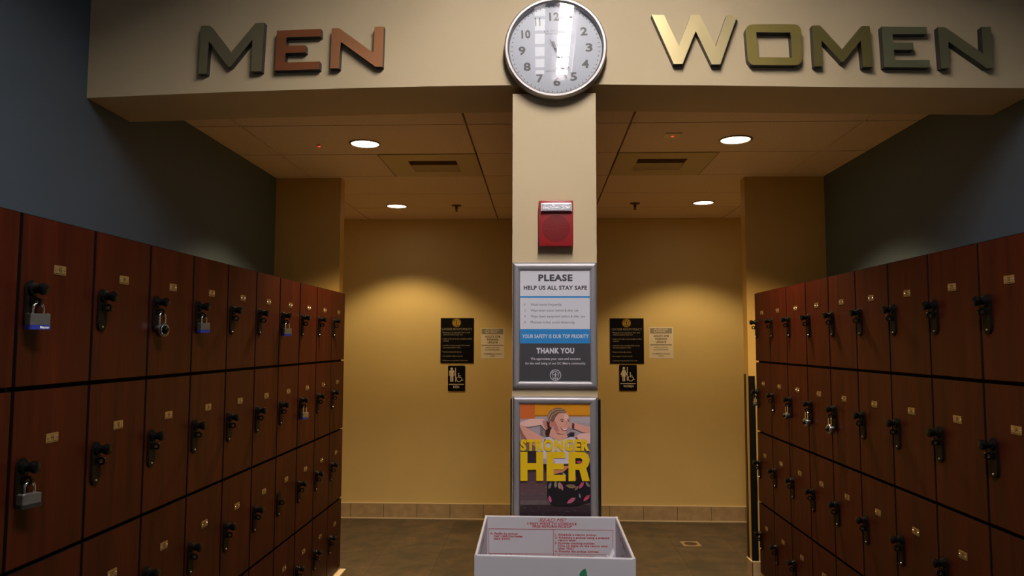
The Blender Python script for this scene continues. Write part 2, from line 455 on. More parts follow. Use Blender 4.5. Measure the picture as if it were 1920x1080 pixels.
letters = [  # last field: flat metal tint per letter, reflected surroundings painted into the colour
    ('letter_m', 'dark greenish bronze sheen-tinted metal letter M starting the MEN sign', (360, 30), [[(138, 152), (280, 150), (603, 568), (990, 108), (1130, 102), (1080, 862), (920, 864), (940, 368), (597, 792), (562, 790), (262, 392), (222, 898), (95, 902)]], (.31, .265, .16)),
    ('letter_e', 'copper sheen-tinted metal letter E in the middle of the MEN sign', (360, 30), [[(1322, 227), (K2 + 348, 200), (K2 + 346, 314), (1472, 333), (1465, 460), (K2 + 110, 457), (K2 + 106, 565), (1455, 577), (1450, 722), (K2 + 328, 708), (K2 + 322, 826), (1285, 850)]], (.42, .145, .062)),
    ('letter_n', 'bright copper sheen-tinted metal letter N ending the MEN sign', (560, 30), [[(518, 190), (630, 188), (1148, 562), (1165, 562), (1180, 165), (1328, 165), (1305, 790), (1195, 790), (655, 402), (630, 815), (490, 815)]], (.55, .24, .11)),
    ('letter_w', 'pale gold sheen-tinted metal letter W starting the WOMEN sign', (1210, 10), [[(100, 150), (290, 150), (522, 632), (710, 147), (848, 147), (1098, 640), (1268, 152), (1435, 155), (1168, 920), (1035, 920), (785, 400), (580, 912), (442, 912)]], (.58, .47, .25)),
    ('letter_o', 'olive gold sheen-tinted rounded square letter O of the WOMEN sign', (1380, 30), [O_OUT, [(317, 252), (848, 255), (875, 648), (350, 640)]], (.36, .28, .085)),
    ('letter_m', 'dark olive sheen-tinted metal letter M in the middle of the WOMEN sign', (1500, 30), [[(190, 148), (312, 147), (660, 522), (960, 157), (1088, 157), (1130, 795), (985, 795), (945, 380), (680, 712), (650, 715), (335, 378), (350, 782), (228, 782)]], (.25, .205, .07)),
    ('letter_e', 'dark green grey sheen-tinted metal letter E of the WOMEN sign', (1500, 30), [[(1270, 163), (K + 398, 168), (K + 398, 280), (1440, 280), (1455, 415), (K + 188, 417), (K + 190, 525), (1463, 525), (1475, 685), (K + 445, 685), (K + 445, 803), (1315, 795)]], (.27, .265, .15)),
    ('letter_n', 'dark olive sheen-tinted metal letter N ending the WOMEN sign by the right wall', (1690, 30), [[(570, 172), (680, 172), (1270, 582), (1252, 168), (1395, 168), (1432, 808), (1330, 812), (733, 400), (745, 812), (620, 812)]], (.28, .26, .14)),
]
for nm, lab, o0, loops, sheen_tint in letters:
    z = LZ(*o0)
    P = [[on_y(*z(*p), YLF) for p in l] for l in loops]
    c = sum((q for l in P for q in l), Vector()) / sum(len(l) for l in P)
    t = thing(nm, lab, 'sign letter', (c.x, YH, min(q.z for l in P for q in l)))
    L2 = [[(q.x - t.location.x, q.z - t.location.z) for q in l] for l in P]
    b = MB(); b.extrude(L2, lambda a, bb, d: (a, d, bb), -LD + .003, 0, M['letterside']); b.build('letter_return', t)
    b = MB(); b.extrude(L2, lambda a, bb, d: (a, d, bb), -LD, -LD + .003, brushed('brushed_' + lab.split(' metal')[0].split(' rounded')[0].replace(' ', '_'), sheen_tint), M['letterside']); b.build('letter_face', t)

# ------------------------------------------------------------------ wall clock
CLK = on_y(1041.8, 87.5, YH - .055); RC = .207 * .985
t = thing('wall_clock', 'round silver wall clock with white dial above the column', 'clock', (CLK.x, YH, CLK.z))
cf = lambda a, bb, h: (a, -h, bb)
b = MB(); b.lathe([(RC * .97, 0), (RC, .012), (RC, .050), (RC - .005, .056), (RC - .013, .056), (RC - .019, .050), (RC - .0195, .030)], cf, M['clockrim'], 96); b.build('clock_rim', t, 40)
RD = RC - .0185
tilt = math.radians(2.2)
def dial(a, r): a = math.radians(a) - tilt; return (r * math.sin(a), r * math.cos(a))
b = MB(); b.poly([circle(0, 0, RD, 72)], lambda a, bb: (a, -.030, bb), M['clockface']); b.build('clock_face', t)
b = MB()
for k in range(60):
    x, z = dial(k * 6, RD - .011)
    if k % 5:
        b.poly([circle(x, z, .0024, 10)], lambda a, bb: (a, -.0306, bb), M['clocknum'])
    else:
        p = [dial(k * 6, RD - .004), dial(k * 6, RD - .0155)]
        b.poly([stroke(p, .0022)], lambda a, bb: (a, -.0306, bb), M['clocknum'])
b.build('minute_marks', t)
ct, st = math.cos(tilt), math.sin(tilt)
def dfn(u, v, d=-.0307): return (u * ct + v * st, d, -v * ct + u * st) if False else (u * ct + v * st, d, u * st * 1 - v * ct)
for k in range(1, 13):
    x, z = (.134 * math.sin(math.radians(k * 30)), .134 * math.cos(math.radians(k * 30)))
    w = .034 if k < 10 else .042
    bt = MB(); s = str(k)
    fnn = lambda u, v: (u * ct - v * -st * -1, -.0307, v)
    def place(u, v):                                  # dial coordinates, v downwards, dial turned by tilt
        zz = -v; return (u * ct - zz * st, -.0307, u * st + zz * ct)
    ww = {1: .010, 10: .036, 11: .022, 12: .040}.get(k, .028)
    text(bt, s, x - ww / 2, x + ww / 2, -z + .0155, .031, place, M['clocknum'], .035)
    bt.build('numeral', t)
b = MB()
def place(u, v): zz = -v; return (u * ct - zz * st, -.0306, u * st + zz * ct)
text(b, 'LA CROSSE', -.042, .042, -.072, .0075, place, M['clocknum'])
text(b, 'TECHNOLOGY', -.042, .042, -.062, .0065, place, M['clocknum'])
text(b, 'RADIO CONTROLLED', -.042, .042, .092, .0060, place, M['clocknum'], 0, 0, .2)
b.build('dial_lettering', t)
def handpoly(a, r0, r1, w0, w1):
    d = dial(a, 1); nx, nz = -d[1], d[0]
    return [(d[0] * r0 + nx * w0 / 2, d[1] * r0 + nz * w0 / 2), (d[0] * r1 + nx * w1 / 2, d[1] * r1 + nz * w1 / 2), (d[0] * r1 - nx * w1 / 2, d[1] * r1 - nz * w1 / 2), (d[0] * r0 - nx * w0 / 2, d[1] * r0 - nz * w0 / 2)]
for nm, a, r0, r1, w0, w1, d in (('hour_hand', 164, -.030, .090, .010, .008, -.036), ('minute_hand', 162.5, -.030, .131, .007, .006, -.039), ('second_hand', 149.5, -.042, .105, .0022, .0018, -.042)):
    b = MB(); b.extrude([handpoly(a, r0, r1, w0, w1)], lambda x, z, dd: (x, dd, z), d, d + .0012, M['hand']); b.build(nm, t)
b = MB(); b.lathe([(0, .0445), (.004, .044), (.0045, .031)], cf, M['hand'], 16); b.build('hub', t)
b = MB(); b.extrude([circle(0, 0, RD - .0005, 72)], lambda a, bb, d: (a, d, bb), -.048, -.046, M['glass']); b.build('clock_glass', t)

# ------------------------------------------------------------------ fire alarm
AX0, AX1 = on_y(1010, 420, YH - .04).x, on_y(1075, 420, YH - .04).x
AZ0, AZ1 = on_y(1042, 461.5, YH - .04).z, on_y(1042, 375.5, YH - .04).z
t = thing('fire_alarm', 'red fire alarm speaker strobe on the column above the frames', 'fire alarm', ((AX0 + AX1) / 2, YH, AZ0))
w, h = (AX1 - AX0) / 2, AZ1 - AZ0
b = MB(); b.box(-w, w, -.042, 0, 0, h, M['red'], .006); b.build('alarm_housing', t, 35)
b = MB(); b.box(-w + .012, w - .009, -.058, -.042, h * .75, h * .925, M['lens'], .004); so = b.build('strobe_lens', t); so['label'] = 'clear mirrored strobe lens'
b = MB()
for x0, x1 in ((-w + .009, -w + .0125), (w - .0095, w - .006)): b.box(x0, x1, -.056, -.042, h * .745, h * .93, M['lensend'])
b.build('strobe_bracket', t)
b = MB(); cz = h * .385; k = 0
for r in range(1, 13):
    nn = max(6, int(2 * PI * r / 1.0 / 1.05))
    for q in range(nn):
        a = 2 * PI * q / nn; rr = .0043 * r
        b.poly([circle(rr * math.cos(a), cz + rr * math.sin(a), .0016, 6)], lambda x, z: (x, -.0424, z), M['reddark'])
b.build('speaker_grille', t)

# ------------------------------------------------------------------ framed posters on the column
def plane_y(Y, root):
    off = Vector(root.location)
    return lambda layer: (lambda u, v: on_y(u, v, Y - .00003 * layer) - off)
def frame(label, name, U0, U1, V0, V1, P):
    """snap frame: outer and inner pixel rectangles (u0,v0,u1,v1)"""
    yf = YH - .016
    a = on_y(U0, V1, yf); c = on_y(U1, V0, yf)
    t = thing('poster_frame', label, 'poster', ((a.x + c.x) / 2, YH, a.z))
    x0, x1, z1 = a.x - t.location.x, c.x - t.location.x, c.z - a.z
    i0, i1 = on_y(P[0], P[3], yf), on_y(P[2], P[1], yf)
    ix0, ix1, iz0, iz1 = i0.x - t.location.x, i1.x - t.location.x, i0.z - a.z, i1.z - a.z
    outer = [(x0, 0), (x1, 0), (x1, z1), (x0, z1)]; inner = [(ix0, iz0), (ix1, iz0), (ix1, iz1), (ix0, iz1)]
    names = ['frame_rail_bottom', 'frame_rail_right', 'frame_rail_top', 'frame_rail_left']
    for k in range(4):
        j = (k + 1) % 4; o0, o1, p0, p1 = outer[k], outer[j], inner[k], inner[j]
        # convex section: rises from the outer edge, crowned, falls to the print
        b = MB(); vs = []
        for q, (f, d) in enumerate(((0, 0), (0, .009), (.18, .0145), (.5, .016), (.82, .0125), (1, .007), (1, 0))):
            vs += [(o0[0] + (p0[0] - o0[0]) * f, -d, o0[1] + (p0[1] - o0[1]) * f), (o1[0] + (p1[0] - o1[0]) * f, -d, o1[1] + (p1[1] - o1[1]) * f)]
        g = .0006
        fs = [(2 * q, 2 * q + 1, 2 * q + 3, 2 * q + 2) for q in range(6)] + [tuple(range(0, 14, 2)), tuple(range(1, 14, 2))]
        b.add(vs, fs, M['alu']); b.build('frame_rail', t, 50)
    return t
def Z1(X, Y): return (950 + X / 4.1556, 480 + Y / 4.1556)
u0, v0 = Z1(46, 48); u1, v1 = Z1(704, 1032); p0 = Z1(104, 112); p1 = Z1(647, 975)
t = frame('silver framed poster asking everyone to please help all stay safe', 'poster_frame', u0, u1, v0, v1, (*p0, *p1))
YP = YH - .006
PL = plane_y(YP, t)
b = MB()
def rect(mb, fn2, x0, y0, x1, y1, zf, m): mb.poly([[(x0, y0), (x1, y0), (x1, y1), (x0, y1)]], lambda X, Y: fn2(*zf(X, Y)), m)
# the print is a thin board; ink lies on it
a_, c_ = on_y(*Z1(98, 981), YP) - t.location, on_y(*Z1(653, 106), YP) - t.location
b.box(a_.x, c_.x, a_.y, 0, a_.z, c_.z, M['pwhite'])
rect(b, PL(1), 98, 312, 653, 326, Z1, M['pblue']); rect(b, PL(1), 98, 570, 653, 681, Z1, M['pblue']); rect(b, PL(1), 98, 681, 653, 981, Z1, M['pdark'])
def T1(s, x0, x1, yb, cap, m, bold=0.): text(b, s, x0, x1, yb, cap, lambda X, Y: PL(2)(*Z1(X, Y)), m, bold)
T1('PLEASE', 247, 513, 193, 46, M['pdark'], .05); T1('HELP US ALL STAY SAFE', 133, 626, 262, 29, M['pdark'], .045)
for i, (s, xe) in enumerate((('Wash hands frequently', 428), ('Wipe down locker before & after use', 558), ('Wipe down equipment before & after use', 608), ('Maintain 6 feet social distancing', 527))):
    yb = 387 + 46 * i
    T1(str(i + 1), 139 if i == 0 else 137, 143 if i == 0 else 147, yb, 18, M['pdark']); T1(s, 187, xe, yb, 18, M['pdark'])
T1('YOUR SAFETY IS OUR TOP PRIORITY', 120, 638, 639, 27, M['pwhite'], .03); T1('THANK YOU', 232, 526, 757, 38, M['pwhite'], .05)
T1('We appreciate your care and concern', 187, 574, 809, 18, M['pwhite'], .014); T1('for the well being of our DC Metro community.', 145, 617, 845, 18, M['pwhite'], .014)
def emblem(mb, fn2, cx, cy, r, m, words=('GOLD\'S', 'GYM')):
    """ring emblem: two circles, arched lettering, small lifter with a barbell"""
    mb.poly([circle(cx, cy, r, 36), circle(cx, cy, r * .90, 36)[::-1]], fn2, m)
    mb.poly([circle(cx, cy, r * .60, 30), circle(cx, cy, r * .54, 30)[::-1]], fn2, m)
    for word, up in ((words[0], True), (words[1], False)):
        nn = len(word)
        for i, ch in enumerate(word):
            a = (i - (nn - 1) / 2) * (.42 if up else .5) * (1 if up else -1)
            ang = -PI / 2 + a if up else PI / 2 + a
            px_, py_ = cx + r * .74 * math.cos(ang), cy + r * .74 * math.sin(ang)
            rot = a
            s = r * .26
            vs, fs = text2d(ch, .03); 
            w0 = min(p[0] for p in vs); w1 = max(p[0] for p in vs); mx = (w0 + w1) / 2
            out = []
            for q, z in vs:
                x, y = (q - mx) / CAPH * s * .8, -(z / CAPH - .5) * s
                out.append(fn2(px_ + x * math.cos(rot) - y * math.sin(rot), py_ + x * math.sin(rot) + y * math.cos(rot)))
            mb.add(out, fs, m)
    S = r * .5
    mb.poly([circle(cx, cy - S * .62, S * .17, 12)], fn2, m)
    mb.poly([[(cx - S * .26, cy - S * .42), (cx + S * .26, cy - S * .42), (cx + S * .14, cy + S * .1), (cx + S * .2, cy + S * .85), (cx + S * .03, cy + S * .85), (cx, cy + S * .3), (cx - S * .03, cy + S * .85), (cx - S * .2, cy + S * .85), (cx - S * .14, cy + S * .1)]], fn2, m)
    mb.poly([stroke([(cx - S * .9, cy - S * .12), (cx, cy - S * .02), (cx + S * .9, cy - S * .12)], S * .12)], fn2, m)
emblem(b, lambda X, Y: PL(2)(*Z1(X, Y)), 380, 928, 44, M['pwhite'])
b.build('poster_print', t)['label'] = 'white, blue and charcoal printed notice'

# second poster: a smiling woman stretching, with big yellow words
def Z2(X, Y): return (940 + X / 4.32, 730 + Y / 4.32)
u0, v0 = Z2(90, 62); u1, v1 = Z2(779, 1125); p0 = Z2(150, 124); p1 = Z2(718, 1062)
t = frame('silver framed poster of a smiling woman stretching, below the notice', 'poster_frame', u0, u1, v0, v1, (*p0, *p1))
PL = plane_y(YP, t)
b = MB(); PC = {}
def pm(r, g, bl):
    k = (r, g, bl)
    if k not in PC:
        f = lambda c: ((c / 255) / 12.92 if c / 255 <= .04045 else ((c / 255 + .055) / 1.055) ** 2.4)
        PC[k] = mat('poster_ink_%d' % (len(PC) + 1), (min(1, f(r) * 1.5), min(1, f(g) * 1.5), min(1, f(bl) * 1.5)), .45)
    return PC[k]
a_, c_ = on_y(*Z2(144, 1068), YP) - t.location, on_y(*Z2(724, 118), YP) - t.location
b.box(a_.x, c_.x, a_.y, 0, a_.z, c_.z, pm(52, 36, 44))
_lay = [1]
def ink(pts, c, lay=None):
    # clip to the visible print
    pts = [(min(max(X, 146), 722), min(max(Y, 120), 1066)) for X, Y in pts]
    _lay[0] += 1; L_ = _lay[0]
    b.poly([pts], lambda X, Y: PL(L_)(*Z2(X, Y)), pm(*c))
def blob(cx, cy, rx_, ry_, c, rot=0., n=18):
    cs, sn = math.cos(rot), math.sin(rot)
    ink([(cx + x * cs - y * sn, cy + x * sn + y * cs) for x, y in circle(0, 0, rx_, n, ry_)], c)
def R_(x0, y0, x1, y1, c): ink([(x0, y0), (x1, y0), (x1, y1), (x0, y1)], c)
SKIN, SKIN_D, SKIN_L = (196, 140, 126), (140, 84, 78), (208, 164, 156)
R_(146, 120, 724, 420, (150, 136, 146)); R_(146, 120, 724, 214, (190, 124, 18)); R_(146, 120, 272, 236, (178, 88, 36))
R_(272, 208, 724, 220, (150, 92, 20)); R_(146, 236, 260, 246, (150, 110, 100))
R_(560, 230, 724, 270, (160, 146, 152)); R_(314, 280, 346, 380, (110, 98, 104)); R_(640, 300, 700, 345, (120, 108, 116))
R_(146, 420, 724, 600, (104, 90, 98)); R_(146, 500, 330, 640, (44, 32, 38)); R_(146, 640, 724, 760, (74, 52, 60)); R_(146, 745, 724, 850, (84, 60, 66))
R_(146, 850, 724, 900, (78, 62, 68)); R_(146, 900, 724, 940, (92, 78, 82)); R_(146, 935, 724, 1066, (40, 28, 36))
ink([(146, 960), (350, 935), (600, 950), (724, 940), (724, 1000), (500, 990), (300, 1005), (146, 1000)], (46, 32, 40))
rg = random.Random(3)
for _ in range(70):
    x, y = rg.uniform(150, 715), rg.uniform(740, 1020); ww = rg.uniform(6, 26)
    ink([(x, y), (x + ww, y + rg.uniform(-3, 3)), (x + ww, y + 3), (x, y + 3)], rg.choice([(98, 72, 78), (60, 42, 50), (112, 92, 94)]))
# equipment behind
ink([(510, 385), (560, 345), (600, 350), (540, 395)], (70, 56, 62)); ink([(548, 360), (592, 352), (590, 378), (556, 382)], (30, 24, 28))
# pony tail and back of the hair
ink([(352, 258), (392, 262), (408, 330), (405, 388), (372, 394), (352, 360), (342, 320)], (44, 28, 28)); ink([(340, 330), (356, 330), (356, 384), (342, 376)], (150, 112, 86))
# arms
ink([(150, 268), (236, 238), (340, 240), (366, 268), (374, 318), (358, 330), (336, 306), (322, 288), (216, 306), (180, 296), (152, 304)], SKIN_L)
ink([(150, 286), (186, 298), (236, 330), (330, 384), (356, 412), (346, 470), (300, 480), (240, 440), (186, 380), (150, 316)], SKIN)
ink([(150, 300), (178, 360), (240, 450), (270, 480), (226, 470), (170, 400), (150, 350)], SKIN_D)
ink([(330, 250), (366, 262), (376, 318), (362, 328), (344, 300)], (176, 112, 100))
ink([(550, 278), (590, 272), (660, 290), (720, 306), (720, 352), (660, 350), (600, 322), (556, 320)], SKIN)
ink([(600, 380), (640, 358), (720, 350), (720, 440), (660, 440), (606, 410)], SKIN_L); ink([(586, 404), (610, 380), (640, 440), (600, 440)], SKIN_D)
ink([(574, 272), (592, 278), (590, 322), (570, 316)], (64, 44, 50))
# neck and chest
ink([(398, 330), (420, 300), (520, 350), (540, 384), (520, 404), (466, 414), (420, 396), (388, 380)], SKIN); ink([(440, 352), (520, 352), (500, 368), (460, 366)], SKIN_D)
# white top
ink([(346, 392), (390, 384), (430, 410), (470, 416), (520, 402), (560, 384), (600, 396), (612, 450), (590, 540), (560, 600), (440, 606), (340, 604), (296, 560), (276, 480), (320, 440)], (186, 176, 196))
ink([(300, 500), (340, 560), (440, 580), (430, 604), (340, 604), (300, 560)], (150, 140, 164)); ink([(352, 396), (362, 400), (346, 440), (338, 436)], (112, 92, 106)); ink([(560, 470), (600, 420), (604, 500), (572, 520)], (158, 148, 170))
# head
ink([(412, 210), (440, 190), (500, 186), (534, 192), (548, 222), (550, 262), (544, 300), (538, 330), (520, 354), (492, 364), (460, 352), (424, 318), (404, 274)], SKIN)
ink([(404, 262), (430, 250), (452, 290), (470, 340), (446, 346), (420, 316)], (172, 108, 100)); ink([(508, 206), (540, 206), (544, 240), (530, 262), (506, 240)], SKIN_L)
blob(404, 284, 15, 24, (178, 104, 94)); blob(419, 306, 4, 5, (214, 204, 204))
# hair
ink([(372, 250), (374, 206), (396, 172), (432, 152), (470, 148), (510, 160), (530, 186), (500, 188), (466, 196), (444, 214), (432, 244), (420, 266), (396, 260), (382, 270)], (122, 92, 74))
for s_ in ([(380, 230), (396, 190), (440, 164), (500, 166)], [(392, 246), (410, 206), (452, 182), (514, 180)], [(376, 250), (384, 210), (420, 166)]):
    ink(stroke(s_, 6), (160, 128, 104))
for s_ in ([(386, 244), (404, 200), (446, 174), (506, 172)], [(404, 256), (424, 214), (470, 190), (524, 186)], [(416, 262), (434, 226), (452, 206)]):
    ink(stroke(s_, 5), (78, 52, 44))
# face
ink(stroke([(474, 250), (490, 242), (508, 246)], 5), (84, 50, 46)); ink(stroke([(532, 246), (542, 240), (550, 246)], 5), (84, 50, 46))
blob(493, 258, 10, 5, (60, 34, 36)); blob(543, 256, 7, 5, (60, 34, 36)); ink(stroke([(526, 256), (530, 280), (520, 290), (508, 290)], 4), (160, 100, 92))
blob(522, 292, 10, 6, (200, 140, 130)); ink([(482, 312), (504, 318), (540, 312), (532, 332), (510, 338), (492, 328)], (150, 62, 66)); ink([(488, 315), (508, 320), (537, 315), (528, 326), (506, 330)], (226, 214, 214))
ink(stroke([(478, 300), (484, 320), (500, 340)], 3), (152, 92, 86))
# waist, leggings
ink([(338, 606), (366, 604), (372, 690), (352, 648)], (16, 12, 18)); ink([(366, 606), (545, 604), (545, 660), (500, 690), (366, 690)], (186, 116, 86)); ink([(380, 604), (545, 606), (545, 620), (380, 622)], (20, 16, 22))
ink([(372, 742), (420, 690), (500, 670), (560, 620), (600, 560), (660, 556), (700, 600), (722, 680), (722, 910), (660, 930), (560, 942), (430, 940), (396, 924), (372, 870)], (18, 14, 22))
for (x, y, L_, a, c) in ((395, 890, 62, 1.35, (178, 84, 120)), (486, 786, 74, 1.2, (176, 96, 120)), (470, 780, 60, 1.5, (150, 132, 100)), (566, 784, 90, .1, (122, 98, 70)), (566, 900, 88, -.6, (172, 84, 118)), (690, 880, 74, -.8, (176, 60, 96)), (636, 862, 40, 1.3, (128, 122, 134)), (636, 590, 60, .2, (168, 60, 92)), (510, 690, 44, .8, (158, 156, 162)), (648, 776, 70, -1.0, (176, 72, 108)), (440, 770, 60, 1.6, (140, 124, 112)), (596, 710, 60, 1.2, (150, 56, 82)), (394, 780, 60, 1.9, (120, 108, 110)), (700, 770, 60, .9, (130, 110, 110)), (610, 800, 50, -.9, (120, 104, 86))):
    cs, sn = math.cos(a), math.sin(a)
    ink([(x + q * L_ * cs - w_ * L_ * sn, y + q * L_ * sn + w_ * L_ * cs) for q, w_ in ((-.5, 0), (-.2, .17), (.15, .2), (.5, .02), (.2, -.16), (-.2, -.15))], c)
    for q in (-.25, 0, .25): ink(stroke([(x + q * L_ * cs + .2 * L_ * sn, y + q * L_ * sn - .2 * L_ * cs), (x + (q + .14) * L_ * cs - .05 * L_ * sn, y + (q + .14) * L_ * sn + .05 * L_ * cs)], 3), tuple(int(v * .6) for v in c))
_lay[0] += 3; LT = _lay[0]
YEL = pm(205, 168, 10)
text(b, 'STRONGER', 154, 716, 492, 80, lambda X, Y: PL(LT)(*Z2(X, Y)), YEL, .06)
def HL(pts, holes=()): b.poly([pts, *holes], lambda X, Y: PL(LT)(*Z2(X, Y)), YEL)
HL([(154, 506), (212, 506), (212, 598), (283, 598), (283, 506), (340, 506), (340, 742), (283, 742), (283, 652), (212, 652), (212, 742), (154, 742)])
HL([(366, 506), (521, 506), (521, 556), (424, 556), (424, 600), (506, 600), (506, 648), (424, 648), (424, 692), (521, 692), (521, 744), (366, 744)])
HL([(544, 506), (672, 508), (704, 530), (717, 572), (706, 616), (688, 640), (717, 744), (656, 744), (632, 652), (600, 652), (600, 744), (544, 744)], [[(600, 556), (600, 604), (642, 604), (656, 590), (656, 570), (642, 556)]])
b.build('poster_print', t)['label'] = 'printed photo of a woman with yellow words over it'

# ------------------------------------------------------------------ signs on the back wall
def board(name, label, cat, X0, Y0, X1, Y1, zf, th, m, rad=0., tiltf=None):
    a = on_y(*zf(X0, Y1), YB - th); c = on_y(*zf(X1, Y0), YB - th)
    t = thing(name, label, cat, ((a.x + c.x) / 2, YB, a.z)); w = (c.x - a.x) / 2; hh = c.z - a.z
    b = MB(); lp = rrect(-w, 0, w, hh, rad) if rad else [(-w, 0), (w, 0), (w, hh), (-w, hh)]
    b.extrude([lp], lambda x, z, d: (x, d, z), -th, 0, m); b.build('sign_panel' if cat != 'notice' else 'paper_sheet', t)
    off = Vector(t.location)
    return t, (lambda lay: (lambda X, Y: on_y(*zf(X, Y), YB - th - .0004 * lay) - off))
def wheelchair(b, fn, x, y, s, m):
    b.poly([circle(x - .02 * s, y - .83 * s, .12 * s, 14)], fn, m)
    b.poly([stroke([(x - .02 * s, y - .66 * s), (x, y - .12 * s), (x + .42 * s, y - .12 * s), (x + .62 * s, y + .38 * s), (x + .80 * s, y + .30 * s)], .16 * s)], fn, m)
    b.poly([stroke([(x, y - .42 * s), (x + .36 * s, y - .42 * s)], .12 * s)], fn, m)
    b.poly([stroke(circle(x + .05 * s, y + .16 * s, .46 * s, 20, None, math.radians(-25), math.radians(230)), .13 * s)], fn, m)
def policy(label, zf, dx, dy, dw):
    t, P = board('policy_sign', label, 'sign', 163 + dx, 104 + dy, 560 + dx, 640 + dy + dw, zf, .006, M['signblack'])
    f1, f2 = P(1), P(2)
    g = lambda X, Y: f2(X + dx, Y + dy)
    b = MB(); b.poly([circle(356, 160, 53, 32)], lambda X, Y: f1(X + dx, Y + dy), M['goldlogo'])
    emblem(b, g, 356, 160, 50, M['signblack']); b.build('emblem', t)['label'] = 'round gold emblem'
    b = MB(); text(b, 'LOCKER ROOM POLICY', 183, 541, 248, 26, g, M['signtext']); b.build('heading', t)
    for para in ((('\u2022 Management is not responsible for lost or stolen', 184, 518, 283), ('articles left in lockers or locker room.', 195, 433, 308)),
                 (('\u2022 Lockers are for day use only, overnight use will be', 184, 538, 359), ('prohibited.', 195, 265, 384)),
                 (('\u2022 Locks left on lockers overnight will be removed', 184, 510, 437), ('and contents donated to charity.', 195, 410, 462)),
                 (('\u2022 Please shut lockers after each use.', 184, 415, 514),), (('\u2022 Use of speaker in shower area only.', 184, 428, 564),), (('\u2022 Cell phones are not permitted in locker room.', 184, 488, 616),)):
        b = MB()
        for q, x0, x1, y in para: text(b, q, x0, x1, y, 17, g, M['signtext'], .004)
        b.build('policy_line', t)
def notice(label, zf, x0, y0, x1, y1, sk=0.):
    t, P = board('parking_notice', label, 'notice', x0, y0, x1, y1, zf, .002, M['paper'])
    w, h = x1 - x0, y1 - y0; b = MB(); f1, f2 = P(1), P(2)
    g1 = lambda X, Y: f1(x0 + X * w, y0 + Y * h); g = lambda X, Y: f2(x0 + X * w, y0 + Y * h)
    b.poly([[(.03, .03), (.95, .03), (.95, .205), (.03, .205)]], g1, M['paperhead'])
    b.poly([circle(.27, .11, .075, 18, .062)], g, M['paper']); b.poly([circle(.27, .11, .05, 18, .04)], lambda X, Y: f2(x0 + X * w, y0 + Y * h) - Vector((0, .0004, 0)), M['paperhead'])
    text(b, 'PRECISION', .38, .77, .098, .05, g, M['paper'], .02); text(b, 'PARKING', .38, .68, .165, .05, g, M['paper'], .02)
    for s, a, c, y, cp in (("GOLD'S GYM", .19, .82, .315, .062), ('PARKING', .26, .74, .41, .062), ('UPDATE', .29, .71, .505, .062)): text(b, s, a, c, y, cp, g, M['papertext'], .035)
    b.poly([[(.03, .555), (.95, .555), (.95, .578), (.03, .578)]], g, M['papertext'])
    for s, a, c, y in (('PARKING VALIDATION', .20, .78, .665), ('NO LONGER REQUIRED', .18, .80, .735), ('FOR MEMBERS IN GARAGE', .13, .87, .87), ('LEVELS', .39, .60, .94)): text(b, s, a, c, y, .042, g, M['papertext'], .006)
    b.build('notice_print', t)
def restroom(label, zf, x0, y0, x1, y1, word, wx0, wx1, woman):
    t, P = board('restroom_sign', label, 'sign', x0, y0, x1, y1, zf, .006, M['signblack'], .008)
    b = MB(); f = P(1); g = lambda X, Y: f(x0 + X, y0 + Y); m = M['signwhite']
    if woman:
        b.poly([circle(51, 38, 16, 16)], g, m)
        b.poly([[(36, 56), (66, 56), (90, 114), (80, 122), (66, 88), (78, 138), (67, 138), (67, 195), (54, 195), (54, 140), (48, 140), (48, 195), (35, 195), (35, 138), (22, 138), (36, 88), (24, 120), (12, 114)]], g, m)
    else:
        b.poly([circle(47, 38, 16, 16)], g, m)
        b.poly([[(26, 56), (70, 56), (79, 66), (79, 124), (70, 124), (70, 78), (66, 78), (66, 192), (50, 192), (50, 130), (45, 130), (45, 192), (28, 192), (28, 78), (24, 78), (24, 124), (15, 124), (15, 66)]], g, m)
    b.poly([[(88, 25), (97, 25), (97, 192), (88, 192)]], g, m)
    wheelchair(b, g, 130, 150, 66, m)
    b.poly([[(9, 218), (191, 218), (191, 227), (9, 227)]], g, m)
    text(b, word, wx0, wx1, 267, 27, g, m, .02)
    b.build('sign_pictogram', t)
ZL = lambda X, Y: (800 + X / 6.35, 580 + Y / 6.35)
ZR = lambda X, Y: (1120 + X / 6.35, 580 + Y / 6.35)
policy('black locker room policy board on left half of back wall', ZL, 0, 0, 0)
policy('black locker room policy board on right half of back wall', ZR, -9, 3, 3)
notice('white paper parking notice beside the left policy board', ZL, 646, 222, 926, 586)
notice('white paper parking notice beside the right policy board', ZR, 618, 212, 902, 585)
restroom('small black MEN restroom sign with man and wheelchair pictograms', ZL, 252, 670, 457, 975, 'MEN', 66, 135, False)
restroom('small black WOMEN restroom sign with woman and wheelchair pictograms', ZR, 264, 662, 470, 970, 'WOMEN', 46, 168, True)

# ------------------------------------------------------------------ ceiling fittings
def downlight(u, v, hw, label, spot, energy, blend=.5):
    c = on_z(u, v, ZC); R = hw
    t = thing('downlight', label, 'downlight', (c.x, c.y, ZC), 0, 'recessed ceiling downlights')
    fn = lambda a, bb, h: (a, bb, h)
    b = MB(); b.lathe([(R + .008, -.0005), (R + .008, -.005), (R, -.008), (R * .94, -.004), (R * .94, 0)], fn, M['trim'], 40); b.build('trim_ring', t, 40)
    b = MB(); b.poly([circle(0, 0, R * .94, 40)], lambda x, y: (x, y, -.003), M['lamp']); b.build('lamp_lens', t)['label'] = 'glowing white lens'
    d = bpy.data.lights.new('downlight_lamp', 'SPOT'); d.energy = energy; d.color = WARM; d.spot_size = math.radians(spot); d.spot_blend = blend; d.shadow_soft_size = .07
    o = bpy.data.objects.new('downlight_lamp', d); COL.objects.link(o); o.location = (c.x, c.y, ZC - .015)
downlight(684.5, 269, .084, 'lit round downlight in left ceiling, the nearer one beside the vent', 118, SPOT_FRONT, .6)
